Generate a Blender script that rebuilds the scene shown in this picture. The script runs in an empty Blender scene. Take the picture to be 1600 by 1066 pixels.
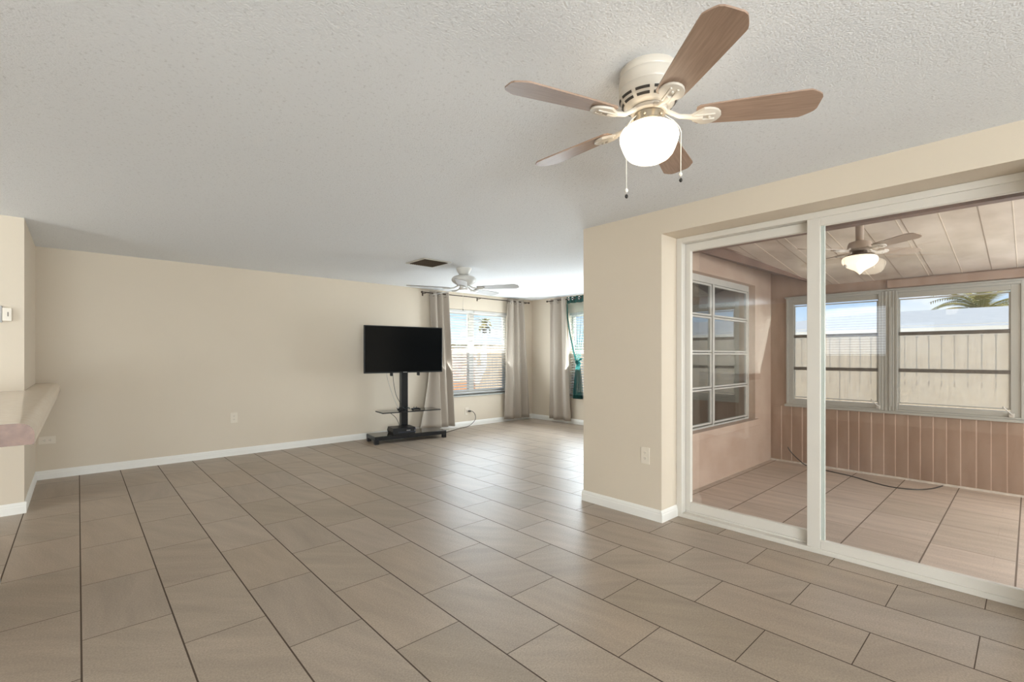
import bpy, bmesh, math, random
from math import sin, cos, pi, radians
from mathutils import Vector, Matrix

sc = bpy.context.scene
random.seed(7)

# ------------------------------------------------------------------ camera
F_PX, Y_HOR, YAW, CAM_H = 741.6, 555.0, 0.7407, 1.3063
cam_d = bpy.data.cameras.new('camera')
cam = bpy.data.objects.new('camera', cam_d)
sc.collection.objects.link(cam)
cam.location = (0, 0, CAM_H)
cam.rotation_euler = (pi / 2, 0, -YAW)
cam_d.sensor_width = 36
cam_d.lens = F_PX / 1600 * 36
cam_d.shift_y = (Y_HOR - 533) / 1600
cam_d.clip_start = 0.02
cam_d.clip_end = 300
sc.camera = cam

# ------------------------------------------------------------------ view and sky
sc.view_settings.view_transform = 'Standard'
sc.view_settings.look = 'None'
sc.view_settings.exposure = 0.2
sc.view_settings.gamma = 1
sc.view_settings.use_curve_mapping = False

world = bpy.data.worlds.new('sky')
sc.world = world
world.use_nodes = True
wn = world.node_tree.nodes
wl = world.node_tree.links
bgn = wn['Background']
tcw = wn.new('ShaderNodeTexCoord')
sepw = wn.new('ShaderNodeSeparateXYZ')
wl.new(tcw.outputs['Generated'], sepw.inputs[0])
rw = wn.new('ShaderNodeValToRGB')
rw.color_ramp.elements[0].position = 0.0
rw.color_ramp.elements[0].color = (0.74, 0.84, 0.94, 1)
rw.color_ramp.elements[1].position = 0.45
rw.color_ramp.elements[1].color = (0.22, 0.42, 0.78, 1)
e = rw.color_ramp.elements.new(0.10)
e.color = (0.42, 0.62, 0.90, 1)
wl.new(sepw.outputs['Z'], rw.inputs[0])
mapw = wn.new('ShaderNodeMapping')
mapw.inputs['Scale'].default_value = (3, 3, 14)
nw = wn.new('ShaderNodeTexNoise')
nw.inputs['Scale'].default_value = 1.6
nw.inputs['Detail'].default_value = 5
wl.new(tcw.outputs['Generated'], mapw.inputs[0])
wl.new(mapw.outputs[0], nw.inputs[0])
rc = wn.new('ShaderNodeValToRGB')
rc.color_ramp.elements[0].position = 0.52
rc.color_ramp.elements[1].position = 0.8
wl.new(nw.outputs[0], rc.inputs[0])
mxw = wn.new('ShaderNodeMix')
mxw.data_type = 'RGBA'
mxw.inputs[7].default_value = (0.92, 0.93, 0.95, 1)
wl.new(rc.outputs[0], mxw.inputs[0])
wl.new(rw.outputs[0], mxw.inputs[6])
wl.new(mxw.outputs[2], bgn.inputs[0])
bgn.inputs[1].default_value = 1.2

sun_d = bpy.data.lights.new('sun', 'SUN')
sun_d.energy = 4.8
sun_d.color = (1.0, 0.93, 0.82)
sun_d.angle = radians(1.5)
sun = bpy.data.objects.new('sun', sun_d)
sc.collection.objects.link(sun)
sun.rotation_euler = Vector((0.55, 0.62, -0.75)).to_track_quat('-Z', 'Y').to_euler()


def area(name, loc, direction, sx, sy, energy, color):
    d = bpy.data.lights.new(name, 'AREA')
    d.shape = 'RECTANGLE'
    d.size = sx
    d.size_y = sy
    d.energy = energy
    d.color = color
    o = bpy.data.objects.new(name, d)
    sc.collection.objects.link(o)
    o.location = loc
    o.rotation_euler = Vector(direction).to_track_quat('-Z', 'Y').to_euler()
    return o


# panels boosting daylight at the windows, and added fill panels where none exists
DAY = (0.84, 0.94, 1.0)
area('fill_behind', (-1.2, -4.85, 1.25), (-0.02, 1, 0.5), 4.4, 1.9, 680, (0.83, 0.935, 1.01))  # unseen fill added behind the camera; the south wall has no window
area('fill_kitchen', (-3.85, -1.5, 1.3), (1, 0.9, 0.45), 2.4, 1.6, 18, (0.84, 0.94, 1.0))  # unseen fill added before a closed stretch of kitchen wall
area('daylight_kitchen_window', (-4.14, 2.35, 1.8), (1, 0, 0), 1.0, 1.0, 6, (0.92, 0.97, 1.0))
area('fill_kitchen_rear', (-3.6, 3.9, 1.5), (0.27, 1, 0.2), 1.3, 1.3, 74, (0.84, 0.94, 1.0))  # added free-standing fill; also throws the stub wall's shadow on the ceiling
area('daylight_den', (6.98, 5.15, 1.33), (-1, 0, 0.55), 1.6, 1.5, 112, DAY)
area('daylight_den_north', (5.45, 7.02, 1.35), (0, -1, 0.55), 1.6, 1.5, 56, DAY)
area('fill_porch', (5.2, -2.38, 1.3), (0, 1, 0.1), 2.4, 1.3, 88, (0.9, 0.96, 1.0))  # added fill at the solid porch end wall, brightens the porch
area('daylight_porch_front', (6.82, -0.9, 1.36), (-1, 0, 0), 1.4, 1.2, 42, (0.9, 0.96, 1.0))


# ------------------------------------------------------------------ materials
def lin(c):
    return tuple(((v / 255) / 12.92 if v <= 10 else (((v / 255) + 0.055) / 1.055) ** 2.4) for v in c)


def newmat(name):
    m = bpy.data.materials.new(name)
    m.use_nodes = True
    return m, m.node_tree.nodes, m.node_tree.links


def pmat(name, rgb, rough=0.5, metal=0.0, spec=0.5, noise=0.0, nscale=8, bump=0.0, bscale=60, stretch=(1, 1, 1),
         rgb2=None, emis=None, estr=0.0, alpha=None):
    """paint-like procedural surface; rgb in 0-255"""
    m, n, l = newmat(name)
    p = n['Principled BSDF']
    c = lin(rgb)
    p.inputs['Base Color'].default_value = (*c, 1)
    p.inputs['Roughness'].default_value = rough
    p.inputs['Metallic'].default_value = metal
    p.inputs['Specular IOR Level'].default_value = spec
    if noise or bump:
        tc = n.new('ShaderNodeTexCoord')
        mp = n.new('ShaderNodeMapping')
        mp.inputs['Scale'].default_value = stretch
        l.new(tc.outputs['Object'], mp.inputs[0])
    if noise:
        t = n.new('ShaderNodeTexNoise')
        t.inputs['Scale'].default_value = nscale
        t.inputs['Detail'].default_value = 6
        l.new(mp.outputs[0], t.inputs[0])
        mx = n.new('ShaderNodeMix')
        mx.data_type = 'RGBA'
        c2 = lin(rgb2) if rgb2 else tuple(v * (1 - noise) for v in c)
        rr = n.new('ShaderNodeValToRGB')
        rr.color_ramp.elements[0].position = 0.3
        rr.color_ramp.elements[1].position = 0.7
        l.new(t.outputs[0], rr.inputs[0])
        l.new(rr.outputs[0], mx.inputs[0])
        mx.inputs[6].default_value = (*c, 1)
        mx.inputs[7].default_value = (*c2, 1)
        l.new(mx.outputs[2], p.inputs['Base Color'])
    if bump:
        t2 = n.new('ShaderNodeTexNoise')
        t2.inputs['Scale'].default_value = bscale
        t2.inputs['Detail'].default_value = 3
        l.new(mp.outputs[0], t2.inputs[0])
        b = n.new('ShaderNodeBump')
        b.inputs['Strength'].default_value = bump
        b.inputs['Distance'].default_value = 0.01
        l.new(t2.outputs[0], b.inputs['Height'])
        l.new(b.outputs[0], p.inputs['Normal'])
    if emis:
        p.inputs['Emission Color'].default_value = (*lin(emis), 1)
        p.inputs['Emission Strength'].default_value = estr
    return m


def glass(name, tint=(1, 1, 1), rough=0.0, refl=1.0, ior=1.5, haze=0.0, hazecol=(235, 228, 212)):
    """thin pane: transparent with a fresnel reflection, optionally a hazy film"""
    m, n, l = newmat(name)
    n.remove(n['Principled BSDF'])
    out = n['Material Output']
    tr = n.new('ShaderNodeBsdfTransparent')
    tr.inputs[0].default_value = (*tint, 1)
    base = tr.outputs[0]
    if haze:
        df = n.new('ShaderNodeBsdfTranslucent')
        df.inputs[0].default_value = (*lin(hazecol), 1)
        d2 = n.new('ShaderNodeBsdfDiffuse')
        d2.inputs[0].default_value = (*lin(hazecol), 1)
        a = n.new('ShaderNodeMixShader')
        a.inputs[0].default_value = 0.35
        l.new(df.outputs[0], a.inputs[1])
        l.new(d2.outputs[0], a.inputs[2])
        mm = n.new('ShaderNodeMixShader')
        tc = n.new('ShaderNodeTexCoord')
        t = n.new('ShaderNodeTexNoise')
        t.inputs['Scale'].default_value = 5
        t.inputs['Detail'].default_value = 8
        l.new(tc.outputs['Object'], t.inputs[0])
        mr = n.new('ShaderNodeMapRange')
        mr.inputs[1].default_value = 0.3
        mr.inputs[2].default_value = 0.7
        mr.inputs[3].default_value = max(0, haze - 0.04)
        mr.inputs[4].default_value = min(1, haze + 0.04)
        l.new(t.outputs[0], mr.inputs[0])
        l.new(mr.outputs[0], mm.inputs[0])
        l.new(base, mm.inputs[1])
        l.new(a.outputs[0], mm.inputs[2])
        base = mm.outputs[0]
    gl = n.new('ShaderNodeBsdfGlossy')
    gl.inputs['Roughness'].default_value = rough
    fr = n.new('ShaderNodeFresnel')
    fr.inputs[0].default_value = ior
    # the fresnel term must act the same from both faces of a thin pane
    geo = n.new('ShaderNodeNewGeometry')
    mi = n.new('ShaderNodeMix')
    mi.data_type = 'FLOAT'
    mi.inputs[2].default_value = ior
    mi.inputs[3].default_value = 1.0 / ior
    l.new(geo.outputs['Backfacing'], mi.inputs[0])
    ia = n.new('ShaderNodeMath')
    ia.operation = 'MULTIPLY'
    ia.inputs[1].default_value = 1.0
    l.new(mi.outputs[0], ia.inputs[0])
    l.new(ia.outputs[0], fr.inputs[0])
    mu = n.new('ShaderNodeMath')
    mu.operation = 'MULTIPLY'
    mu.use_clamp = True
    mu.inputs[1].default_value = refl
    l.new(fr.outputs[0], mu.inputs[0])
    mx = n.new('ShaderNodeMixShader')
    l.new(mu.outputs[0], mx.inputs[0])
    l.new(base, mx.inputs[1])
    l.new(gl.outputs[0], mx.inputs[2])
    l.new(mx.outputs[0], out.inputs[0])
    return m


def cloth(name, rgb, trans=0.3, alpha=1.0):
    m, n, l = newmat(name)
    n.remove(n['Principled BSDF'])
    out = n['Material Output']
    c = (*lin(rgb), 1)
    d = n.new('ShaderNodeBsdfDiffuse')
    d.inputs[0].default_value = c
    t = n.new('ShaderNodeBsdfTranslucent')
    t.inputs[0].default_value = c
    tc = n.new('ShaderNodeTexCoord')
    w = n.new('ShaderNodeTexNoise')
    w.inputs['Scale'].default_value = 240
    l.new(tc.outputs['Object'], w.inputs[0])
    b = n.new('ShaderNodeBump')
    b.inputs['Strength'].default_value = 0.12
    b.inputs['Distance'].default_value = 0.004
    l.new(w.outputs[0], b.inputs['Height'])
    l.new(b.outputs[0], d.inputs['Normal'])
    mx = n.new('ShaderNodeMixShader')
    mx.inputs[0].default_value = trans
    l.new(d.outputs[0], mx.inputs[1])
    l.new(t.outputs[0], mx.inputs[2])
    res = mx.outputs[0]
    if alpha < 1:
        tr = n.new('ShaderNodeBsdfTransparent')
        m2 = n.new('ShaderNodeMixShader')
        m2.inputs[0].default_value = alpha
        l.new(tr.outputs[0], m2.inputs[1])
        l.new(res, m2.inputs[2])
        res = m2.outputs[0]
    l.new(res, out.inputs[0])
    return m


def tile_mat(name, x0, dx, y0, dy, stag, g_long, g_cross, cols, grout, rough=0.36, vein=1.0, turn=(0.5, 1.2)):
    """rectangular floor tiles laid in rows along Y, each with its own tone and veins"""
    m, n, l = newmat(name)
    p = n['Principled BSDF']

    def math_(op, a, b=None):
        k = n.new('ShaderNodeMath')
        k.operation = op
        for i, v in enumerate((a, b)):
            if v is None:
                continue
            if isinstance(v, (int, float)):
                k.inputs[i].default_value = v
            else:
                l.new(v, k.inputs[i])
        return k.outputs[0]
    g = n.new('ShaderNodeNewGeometry')
    s = n.new('ShaderNodeSeparateXYZ')
    l.new(g.outputs['Position'], s.inputs[0])
    u = math_('DIVIDE', math_('SUBTRACT', s.outputs[0], x0), dx)
    row = math_('FLOOR', u)
    fu = math_('FRACT', u)
    par = math_('FLOORED_MODULO', row, 2.0)
    v = math_('SUBTRACT', math_('DIVIDE', math_('SUBTRACT', s.outputs[1], y0), dy), math_('MULTIPLY', par, stag))
    col = math_('FLOOR', v)
    fv = math_('FRACT', v)
    du = math_('MULTIPLY', math_('MINIMUM', fu, math_('SUBTRACT', 1.0, fu)), dx)
    dv = math_('MULTIPLY', math_('MINIMUM', fv, math_('SUBTRACT', 1.0, fv)), dy)
    gm = math_('MAXIMUM', math_('LESS_THAN', du, g_long), math_('LESS_THAN', dv, g_cross))
    cb = n.new('ShaderNodeCombineXYZ')
    l.new(row, cb.inputs[0])
    l.new(col, cb.inputs[1])
    wn_ = n.new('ShaderNodeTexWhiteNoise')
    l.new(cb.outputs[0], wn_.inputs[0])
    ramp = n.new('ShaderNodeValToRGB')
    ramp.color_ramp.elements[0].position = 0
    ramp.color_ramp.elements[0].color = (*lin(cols[0]), 1)
    ramp.color_ramp.elements[1].position = 1
    ramp.color_ramp.elements[1].color = (*lin(cols[-1]), 1)
    for i, cc in enumerate(cols[1:-1]):
        ee = ramp.color_ramp.elements.new((i + 1) / (len(cols) - 1))
        ee.color = (*lin(cc), 1)
    l.new(wn_.outputs[0], ramp.inputs[0])
    # veins: noise offset and turned per tile
    off = n.new('ShaderNodeVectorMath')
    off.operation = 'MULTIPLY_ADD'
    l.new(wn_.outputs[1], off.inputs[0])
    off.inputs[1].default_value = (37, 41, 29)
    l.new(g.outputs['Position'], off.inputs[2])
    rot = n.new('ShaderNodeVectorRotate')
    rot.rotation_type = 'Z_AXIS'
    l.new(off.outputs[0], rot.inputs[0])
    l.new(math_('ADD', math_('MULTIPLY', wn_.outputs[0], turn[1]), turn[0]), rot.inputs['Angle'])
    mp = n.new('ShaderNodeMapping')
    mp.inputs['Scale'].default_value = (1.0, 6.0, 1.0)
    l.new(rot.outputs[0], mp.inputs[0])
    t = n.new('ShaderNodeTexNoise')
    t.inputs['Scale'].default_value = 1.7
    t.inputs['Detail'].default_value = 7
    t.inputs['Roughness'].default_value = 0.6
    l.new(mp.outputs[0], t.inputs[0])
    r2 = n.new('ShaderNodeMapRange')
    r2.inputs[1].default_value = 0.3
    r2.inputs[2].default_value = 0.7
    r2.inputs[3].default_value = 1 - 0.11 * vein
    r2.inputs[4].default_value = 1 + 0.12 * vein
    l.new(t.outputs[0], r2.inputs[0])
    t3 = n.new('ShaderNodeTexNoise')
    t3.inputs['Scale'].default_value = 130
    t3.inputs['Detail'].default_value = 4
    l.new(g.outputs['Position'], t3.inputs[0])
    r3 = n.new('ShaderNodeMapRange')
    r3.inputs[1].default_value = 0.3
    r3.inputs[2].default_value = 0.7
    r3.inputs[3].default_value = 0.82
    r3.inputs[4].default_value = 1.14
    l.new(t3.outputs[0], r3.inputs[0])
    sc_ = n.new('ShaderNodeVectorMath')
    sc_.operation = 'SCALE'
    l.new(ramp.outputs[0], sc_.inputs[0])
    l.new(math_('MULTIPLY', r2.outputs[0], r3.outputs[0]), sc_.inputs['Scale'])
    mx = n.new('ShaderNodeMix')
    mx.data_type = 'RGBA'
    l.new(gm, mx.inputs[0])
    l.new(sc_.outputs[0], mx.inputs[6])
    mx.inputs[7].default_value = (*lin(grout), 1)
    l.new(mx.outputs[2], p.inputs['Base Color'])
    l.new(math_('ADD', math_('MULTIPLY', gm, 0.4), rough), p.inputs['Roughness'])
    b = n.new('ShaderNodeBump')
    b.inputs['Strength'].default_value = 0.35
    b.inputs['Distance'].default_value = 0.004
    hh = math_('SUBTRACT', math_('MULTIPLY', t3.outputs[0], 0.25), gm)
    l.new(hh, b.inputs['Height'])
    l.new(b.outputs[0], p.inputs['Normal'])
    return m


M = {}
M['wall'] = pmat('beige_wall_paint', (218, 204, 184), 0.62, spec=0.3, noise=0.03, nscale=1.2, bump=0.08, bscale=150)
M['trim'] = pmat('white_trim_paint', (238, 234, 226), 0.4, bump=0.03, bscale=50)
M['frame'] = pmat('white_vinyl', (216, 209, 198), 0.35, noise=0.03, nscale=3)
M['floor'] = tile_mat('taupe_floor_tile', 0.011, 0.3425, 0.16, 0.692, 0.507, 0.0034, 0.0021,
                      [(166, 149, 132), (172, 156, 139), (161, 145, 127), (175, 159, 143), (169, 151, 132), (164, 149, 134)],
                      (78, 62, 48), rough=0.40)
M['porch_floor'] = tile_mat('porch_floor_tile', 4.71, 0.59, 0.065, 0.447, 0.0, 0.0022, 0.0045,
                            [(184, 166, 150), (192, 175, 160), (176, 160, 144), (188, 170, 154)], (104, 88, 76), rough=0.42, vein=1.5, turn=(1.52, 0.1))
M['black'] = pmat('black_metal', (22, 22, 24), 0.35, noise=0.1, nscale=12)
M['blackplastic'] = pmat('black_plastic', (16, 16, 18), 0.45, noise=0.15, nscale=30)
M['consoleside'] = pmat('blue_grey_plastic', (72, 78, 92), 0.4, noise=0.2, nscale=20)
M['screen'] = pmat('black_screen', (9, 10, 11), 0.22, spec=0.25, noise=0.05)
M['darkglass'] = pmat('smoked_glass', (20, 18, 16), 0.05, spec=0.9, noise=0.05)
M['cream'] = pmat('cream_enamel', (216, 206, 192), 0.3, noise=0.03, nscale=5)
M['fanwhite'] = pmat('white_enamel', (220, 216, 208), 0.35, noise=0.03, nscale=5)
M['blade'] = pmat('washed_oak_blade', (172, 144, 124), 0.42, noise=0.3, nscale=6, stretch=(1.5, 22, 22), rgb2=(150, 124, 106))
M['bladeback'] = pmat('pale_grey_blade', (176, 170, 164), 0.45, noise=0.06, nscale=5)
M['bladewhite'] = pmat('white_blade', (225, 220, 212), 0.45, noise=0.03, nscale=5)
M['porchblade'] = pmat('greige_fan_blade', (190, 172, 156), 0.4, noise=0.1, nscale=5)
M['nickel'] = pmat('brushed_nickel', (190, 178, 158), 0.3, metal=0.85, noise=0.05, nscale=20)
M['slot'] = pmat('dark_slot', (60, 54, 47), 0.7, noise=0.1)
M['globe'] = pmat('opal_glass_lit', (250, 244, 232), 0.25, noise=0.01, emis=(255, 240, 214), estr=3.4)
M['globe2'] = pmat('opal_glass_lit_cream', (250, 240, 225), 0.25, noise=0.01, emis=(255, 236, 212), estr=1.0)
M['chain'] = pmat('pale_chain', (236, 230, 216), 0.4, noise=0.05)
M['knob'] = pmat('dark_pull', (40, 36, 32), 0.4, noise=0.05)
M['vent'] = pmat('brown_register', (84, 70, 56), 0.6, noise=0.15, nscale=30)
M['ventframe'] = pmat('register_frame', (196, 190, 178), 0.5, noise=0.05)
M['plate'] = pmat('outlet_plastic', (228, 216, 198), 0.35, noise=0.02)
M['slots'] = pmat('outlet_slots', (120, 106, 92), 0.6, noise=0.05)
M['grey'] = pmat('grey_plastic', (176, 172, 168), 0.5, noise=0.03)
M['counter'] = pmat('beige_pink_laminate', (220, 203, 184), 0.16, spec=0.8, noise=0.1, nscale=22, rgb2=(214, 194, 174))
M['countercap'] = pmat('brown_laminate_edge', (134, 98, 74), 0.4, noise=0.35, nscale=26, rgb2=(112, 78, 58))
M['curtain'] = cloth('greige_curtain', (186, 174, 160), 0.16)
M['sheer'] = cloth('teal_sheer', (66, 118, 112), 0.6, 0.32)
M['sheerlow'] = cloth('teal_sheer_gathered', (50, 106, 100), 0.5, 0.78)
M['sheerdark'] = cloth('teal_hem', (34, 78, 74), 0.3, 0.92)
M['rod'] = pmat('dark_bronze_rod', (70, 56, 46), 0.35, metal=0.6, noise=0.1)
M['grommet'] = pmat('steel_grommet', (206, 202, 196), 0.25, metal=0.9, noise=0.05)
M['blind'] = pmat('white_blind', (206, 203, 198), 0.5, noise=0.02)
M['sill'] = pmat('grey_marble_sill', (176, 178, 172), 0.35, noise=0.2, nscale=14)
M['glass'] = glass('clear_window_glass', (0.98, 0.99, 0.985), 0.0, 0.6)
M['doorglass'] = glass('sliding_door_glass', (0.97, 0.97, 0.96), 0.0, 1.5)
M['darkpane'] = glass('old_window_glass', (0.55, 0.60, 0.60), 0.02, 2.8)
M['hazypane'] = glass('weathered_pane', (0.95, 0.93, 0.88), 0.1, 0.6, haze=0.36, hazecol=(255, 252, 246))
M['bead'] = pmat('glass_edge_bead', (204, 210, 203), 0.15, spec=0.8, noise=0.05)
M['salmon'] = pmat('salmon_stucco', (190, 167, 150), 0.8, noise=0.18, nscale=2.5, bump=0.25, bscale=45, rgb2=(176, 150, 132))
M['panelling'] = pmat('brown_panelling', (172, 147, 130), 0.6, noise=0.2, nscale=2.2, stretch=(1, 2.5, .7), rgb2=(148, 120, 102))
M['soffit'] = pmat('brown_soffit', (132, 104, 90), 0.7, noise=0.2, nscale=3, rgb2=(104, 80, 68))
M['alum'] = pmat('grey_aluminium', (180, 181, 176), 0.45, metal=0.25, noise=0.08, nscale=5)
M['alumdark'] = pmat('dark_rail', (98, 92, 88), 0.5, metal=0.2, noise=0.3, nscale=25)
M['alumwin'] = pmat('pale_aluminium', (204, 202, 196), 0.4, metal=0.2, noise=0.08, nscale=12)
M['shade'] = pmat('dark_roller_shade', (70, 74, 72), 0.9, noise=0.25, nscale=2)
M['pan'] = pmat('stained_ceiling_panel', (226, 214, 202), 0.25, noise=0.5, nscale=2.0, stretch=(1.0, 1.3, 1), rgb2=(184, 168, 152))
M['seam'] = pmat('panel_seam', (150, 132, 116), 0.5, noise=0.1)
M['seamlight'] = pmat('panel_seam_light', (224, 210, 192), 0.4, noise=0.1)
M['caulk'] = pmat('grey_caulk', (218, 208, 196), 0.7, noise=0.3, nscale=30)
M['fence'] = pmat('weathered_fence', (236, 224, 204), 0.85, noise=0.3, nscale=5, stretch=(4, 4, 0.5), rgb2=(206, 188, 162))
M['fencetan'] = pmat('tan_fence', (226, 176, 132), 0.85, noise=0.3, nscale=5, stretch=(4, 4, 0.5), rgb2=(206, 148, 104))
M['roof'] = pmat('grey_shingle', (196, 196, 194), 0.85, noise=0.2, nscale=30, stretch=(1, 0.2, 3), rgb2=(172, 172, 172))
M['stucco'] = pmat('cream_stucco', (226, 214, 192), 0.85, noise=0.1, bump=0.2, bscale=30)
M['grass'] = pmat('dry_grass', (140, 138, 92), 0.95, noise=0.4, nscale=3, rgb2=(168, 150, 108))
M['leaf'] = pmat('palm_leaf', (116, 124, 62), 0.6, noise=0.5, nscale=1.2, rgb2=(176, 158, 92))
M['trunk'] = pmat('palm_trunk', (124, 104, 82), 0.9, noise=0.3, nscale=10, stretch=(1, 1, 5))
M['treeleaf'] = pmat('tree_leaf', (92, 108, 64), 0.8, noise=0.4, nscale=3)
M['whitecable'] = pmat('white_cable', (222, 218, 210), 0.45, noise=0.03)


def ceiling_mat():
    m, n, l = newmat('textured_ceiling_paint')
    p = n['Principled BSDF']
    p.inputs['Roughness'].default_value = 0.8
    p.inputs['Specular IOR Level'].default_value = 0.2
    g = n.new('ShaderNodeNewGeometry')
    t = n.new('ShaderNodeTexNoise')
    t.inputs['Scale'].default_value = 170
    t.inputs['Detail'].default_value = 4
    l.new(g.outputs['Position'], t.inputs[0])
    vo = n.new('ShaderNodeTexVoronoi')
    vo.inputs['Scale'].default_value = 130
    l.new(g.outputs['Position'], vo.inputs[0])
    ad = n.new('ShaderNodeMath')
    ad.operation = 'SUBTRACT'
    l.new(t.outputs[0], ad.inputs[0])
    l.new(vo.outputs[0], ad.inputs[1])
    b = n.new('ShaderNodeBump')
    b.inputs['Strength'].default_value = 0.32
    b.inputs['Distance'].default_value = 0.005
    l.new(ad.outputs[0], b.inputs['Height'])
    l.new(b.outputs[0], p.inputs['Normal'])
    t2 = n.new('ShaderNodeTexNoise')
    t2.inputs['Scale'].default_value = 70
    t2.inputs['Detail'].default_value = 5
    l.new(g.outputs['Position'], t2.inputs[0])
    r = n.new('ShaderNodeValToRGB')
    r.color_ramp.elements[0].position = 0.28
    r.color_ramp.elements[0].color = (*lin((218, 218, 218)), 1)
    r.color_ramp.elements[1].position = 0.42
    r.color_ramp.elements[1].color = (*lin((236, 237, 238)), 1)
    l.new(t2.outputs[0], r.inputs[0])
    l.new(r.outputs[0], p.inputs['Base Color'])
    return m


M['ceiling'] = ceiling_mat()


# ------------------------------------------------------------------ mesh helpers
class MB:
    """collects shapes and links them as ONE mesh object"""

    def __init__(self):
        self.bm = bmesh.new()

    def box(self, x0, x1, y0, y1, z0, z1, bev=0.0, mat=None):
        r = bmesh.ops.create_cube(self.bm, size=1)
        vs = r['verts']
        for v in vs:
            v.co = Vector(((x0 + x1) / 2 + v.co.x * (x1 - x0), (y0 + y1) / 2 + v.co.y * (y1 - y0),
                           (z0 + z1) / 2 + v.co.z * (z1 - z0)))
        if bev:
            es = list({ed for v in vs for ed in v.link_edges})
            r2 = bmesh.ops.bevel(self.bm, geom=es, offset=bev, segments=2, affect='EDGES', profile=0.5)
            vs = list({v for f in r2['faces'] for v in f.verts} | {v for v in vs if v.is_valid})
        if mat is not None:
            bmesh.ops.transform(self.bm, matrix=mat, verts=vs)
        return self

    def prism(self, pts, axis, a, b, bev=0.0):
        """polygon pts (2D) extruded along axis from a to b"""
        def P(p, t):
            if axis == 'X':
                return Vector((t, p[0], p[1]))
            if axis == 'Y':
                return Vector((p[0], t, p[1]))
            return Vector((p[0], p[1], t))
        va = [self.bm.verts.new(P(p, a)) for p in pts]
        vb = [self.bm.verts.new(P(p, b)) for p in pts]
        fs = [self.bm.faces.new(va), self.bm.faces.new(list(reversed(vb)))]
        k = len(pts)
        for i in range(k):
            fs.append(self.bm.faces.new([va[(i + 1) % k], va[i], vb[i], vb[(i + 1) % k]]))
        if bev:
            es = list({ed for f in fs[:2] for ed in f.edges})
            bmesh.ops.bevel(self.bm, geom=es, offset=bev, segments=2, affect='EDGES', profile=0.5)
        return self

    def lathe(self, prof, seg=40, c=(0, 0), cap=False):
        rings = []
        for r, z in prof:
            if r < 1e-5:
                rings.append([self.bm.verts.new((c[0], c[1], z))])
            else:
                rings.append([self.bm.verts.new((c[0] + r * cos(2 * pi * i / seg), c[1] + r * sin(2 * pi * i / seg), z))
                              for i in range(seg)])
        for A, B in zip(rings, rings[1:]):
            for i in range(seg):
                j = (i + 1) % seg
                if len(A) == 1 and len(B) == 1:
                    continue
                if len(A) == 1:
                    self.bm.faces.new([A[0], B[j], B[i]])
                elif len(B) == 1:
                    self.bm.faces.new([A[i], A[j], B[0]])
                else:
                    self.bm.faces.new([A[i], A[j], B[j], B[i]])
        return self

    def tube(self, pts, r, seg=8, cyc=False, rr=None):
        pts = [Vector(p) for p in pts]
        k = len(pts)
        rings = []
        up = Vector((0, 0, 1))
        for i, p in enumerate(pts):
            if cyc:
                d = pts[(i + 1) % k] - pts[i - 1]
            else:
                d = pts[min(i + 1, k - 1)] - pts[max(i - 1, 0)]
            d.normalize()
            a = d.cross(up)
            if a.length < 0.05:
                a = d.cross(Vector((1, 0, 0)))
            a.normalize()
            b = d.cross(a)
            q = rr[i] if rr else r
            rings.append([self.bm.verts.new(p + (a * cos(2 * pi * s / seg) + b * sin(2 * pi * s / seg)) * q) for s in range(seg)])
        n = k if cyc else k - 1
        for i in range(n):
            A, B = rings[i], rings[(i + 1) % k]
            for s in range(seg):
                t = (s + 1) % seg
                self.bm.faces.new([A[s], A[t], B[t], B[s]])
        if not cyc:
            self.bm.faces.new(rings[0])
            self.bm.faces.new(list(reversed(rings[-1])))
        return self

    def grid(self, f, nu, nv, flip=False):
        g = [[self.bm.verts.new(f(i / nu, j / nv)) for j in range(nv + 1)] for i in range(nu + 1)]
        for i in range(nu):
            for j in range(nv):
                q = [g[i][j], g[i + 1][j], g[i + 1][j + 1], g[i][j + 1]]
                self.bm.faces.new(q)
        return self

    def sphere(self, c, r, sz=1.0):
        n = 8
        prof = [(r * sin(pi * i / n), c[2] - r * sz * cos(pi * i / n)) for i in range(n + 1)]
        prof[0] = (0, prof[0][1])
        prof[-1] = (0, prof[-1][1])
        return self.lathe(prof, 12, (c[0], c[1]))

    def xf(self, mat):
        bmesh.ops.transform(self.bm, matrix=mat, verts=self.bm.verts)
        return self

    def build(self, name, mat, parent=None, smooth=False, solid=0.0):
        bmesh.ops.recalc_face_normals(self.bm, faces=self.bm.faces)
        me = bpy.data.meshes.new(name)
        self.bm.to_mesh(me)
        self.bm.free()
        me.materials.append(mat)
        if smooth:
            for p in me.polygons:
                p.use_smooth = True
            try:
                me.set_sharp_from_angle(angle=radians(38))
            except Exception:
                pass
        o = bpy.data.objects.new(name, me)
        sc.collection.objects.link(o)
        if parent is not None:
            o.parent = parent
        if solid:
            s = o.modifiers.new('thickness', 'SOLIDIFY')
            s.thickness = solid
            s.offset = 0
        return o


def tag(o, label=None, cat=None, group=None, kind=None):
    if label:
        o['label'] = label
    if cat:
        o['category'] = cat
    if group:
        o['group'] = group
    if kind:
        o['kind'] = kind
    return o


def thing(name, label, cat, loc=(0, 0, 0), rotz=0.0, group=None):
    o = bpy.data.objects.new(name, None)
    sc.collection.objects.link(o)
    o.location = loc
    o.rotation_euler = (0, 0, rotz)
    o.empty_display_size = 0.1
    return tag(o, label, cat, group)


def struct(name, mb, mat, smooth=False):
    return tag(mb.build(name, mat, smooth=smooth), kind='structure')


def sroot(name):
    o = bpy.data.objects.new(name, None)
    sc.collection.objects.link(o)
    o['kind'] = 'structure'
    return o


def kids(o):
    return [c for c in bpy.data.objects if c.parent == o]


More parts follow.
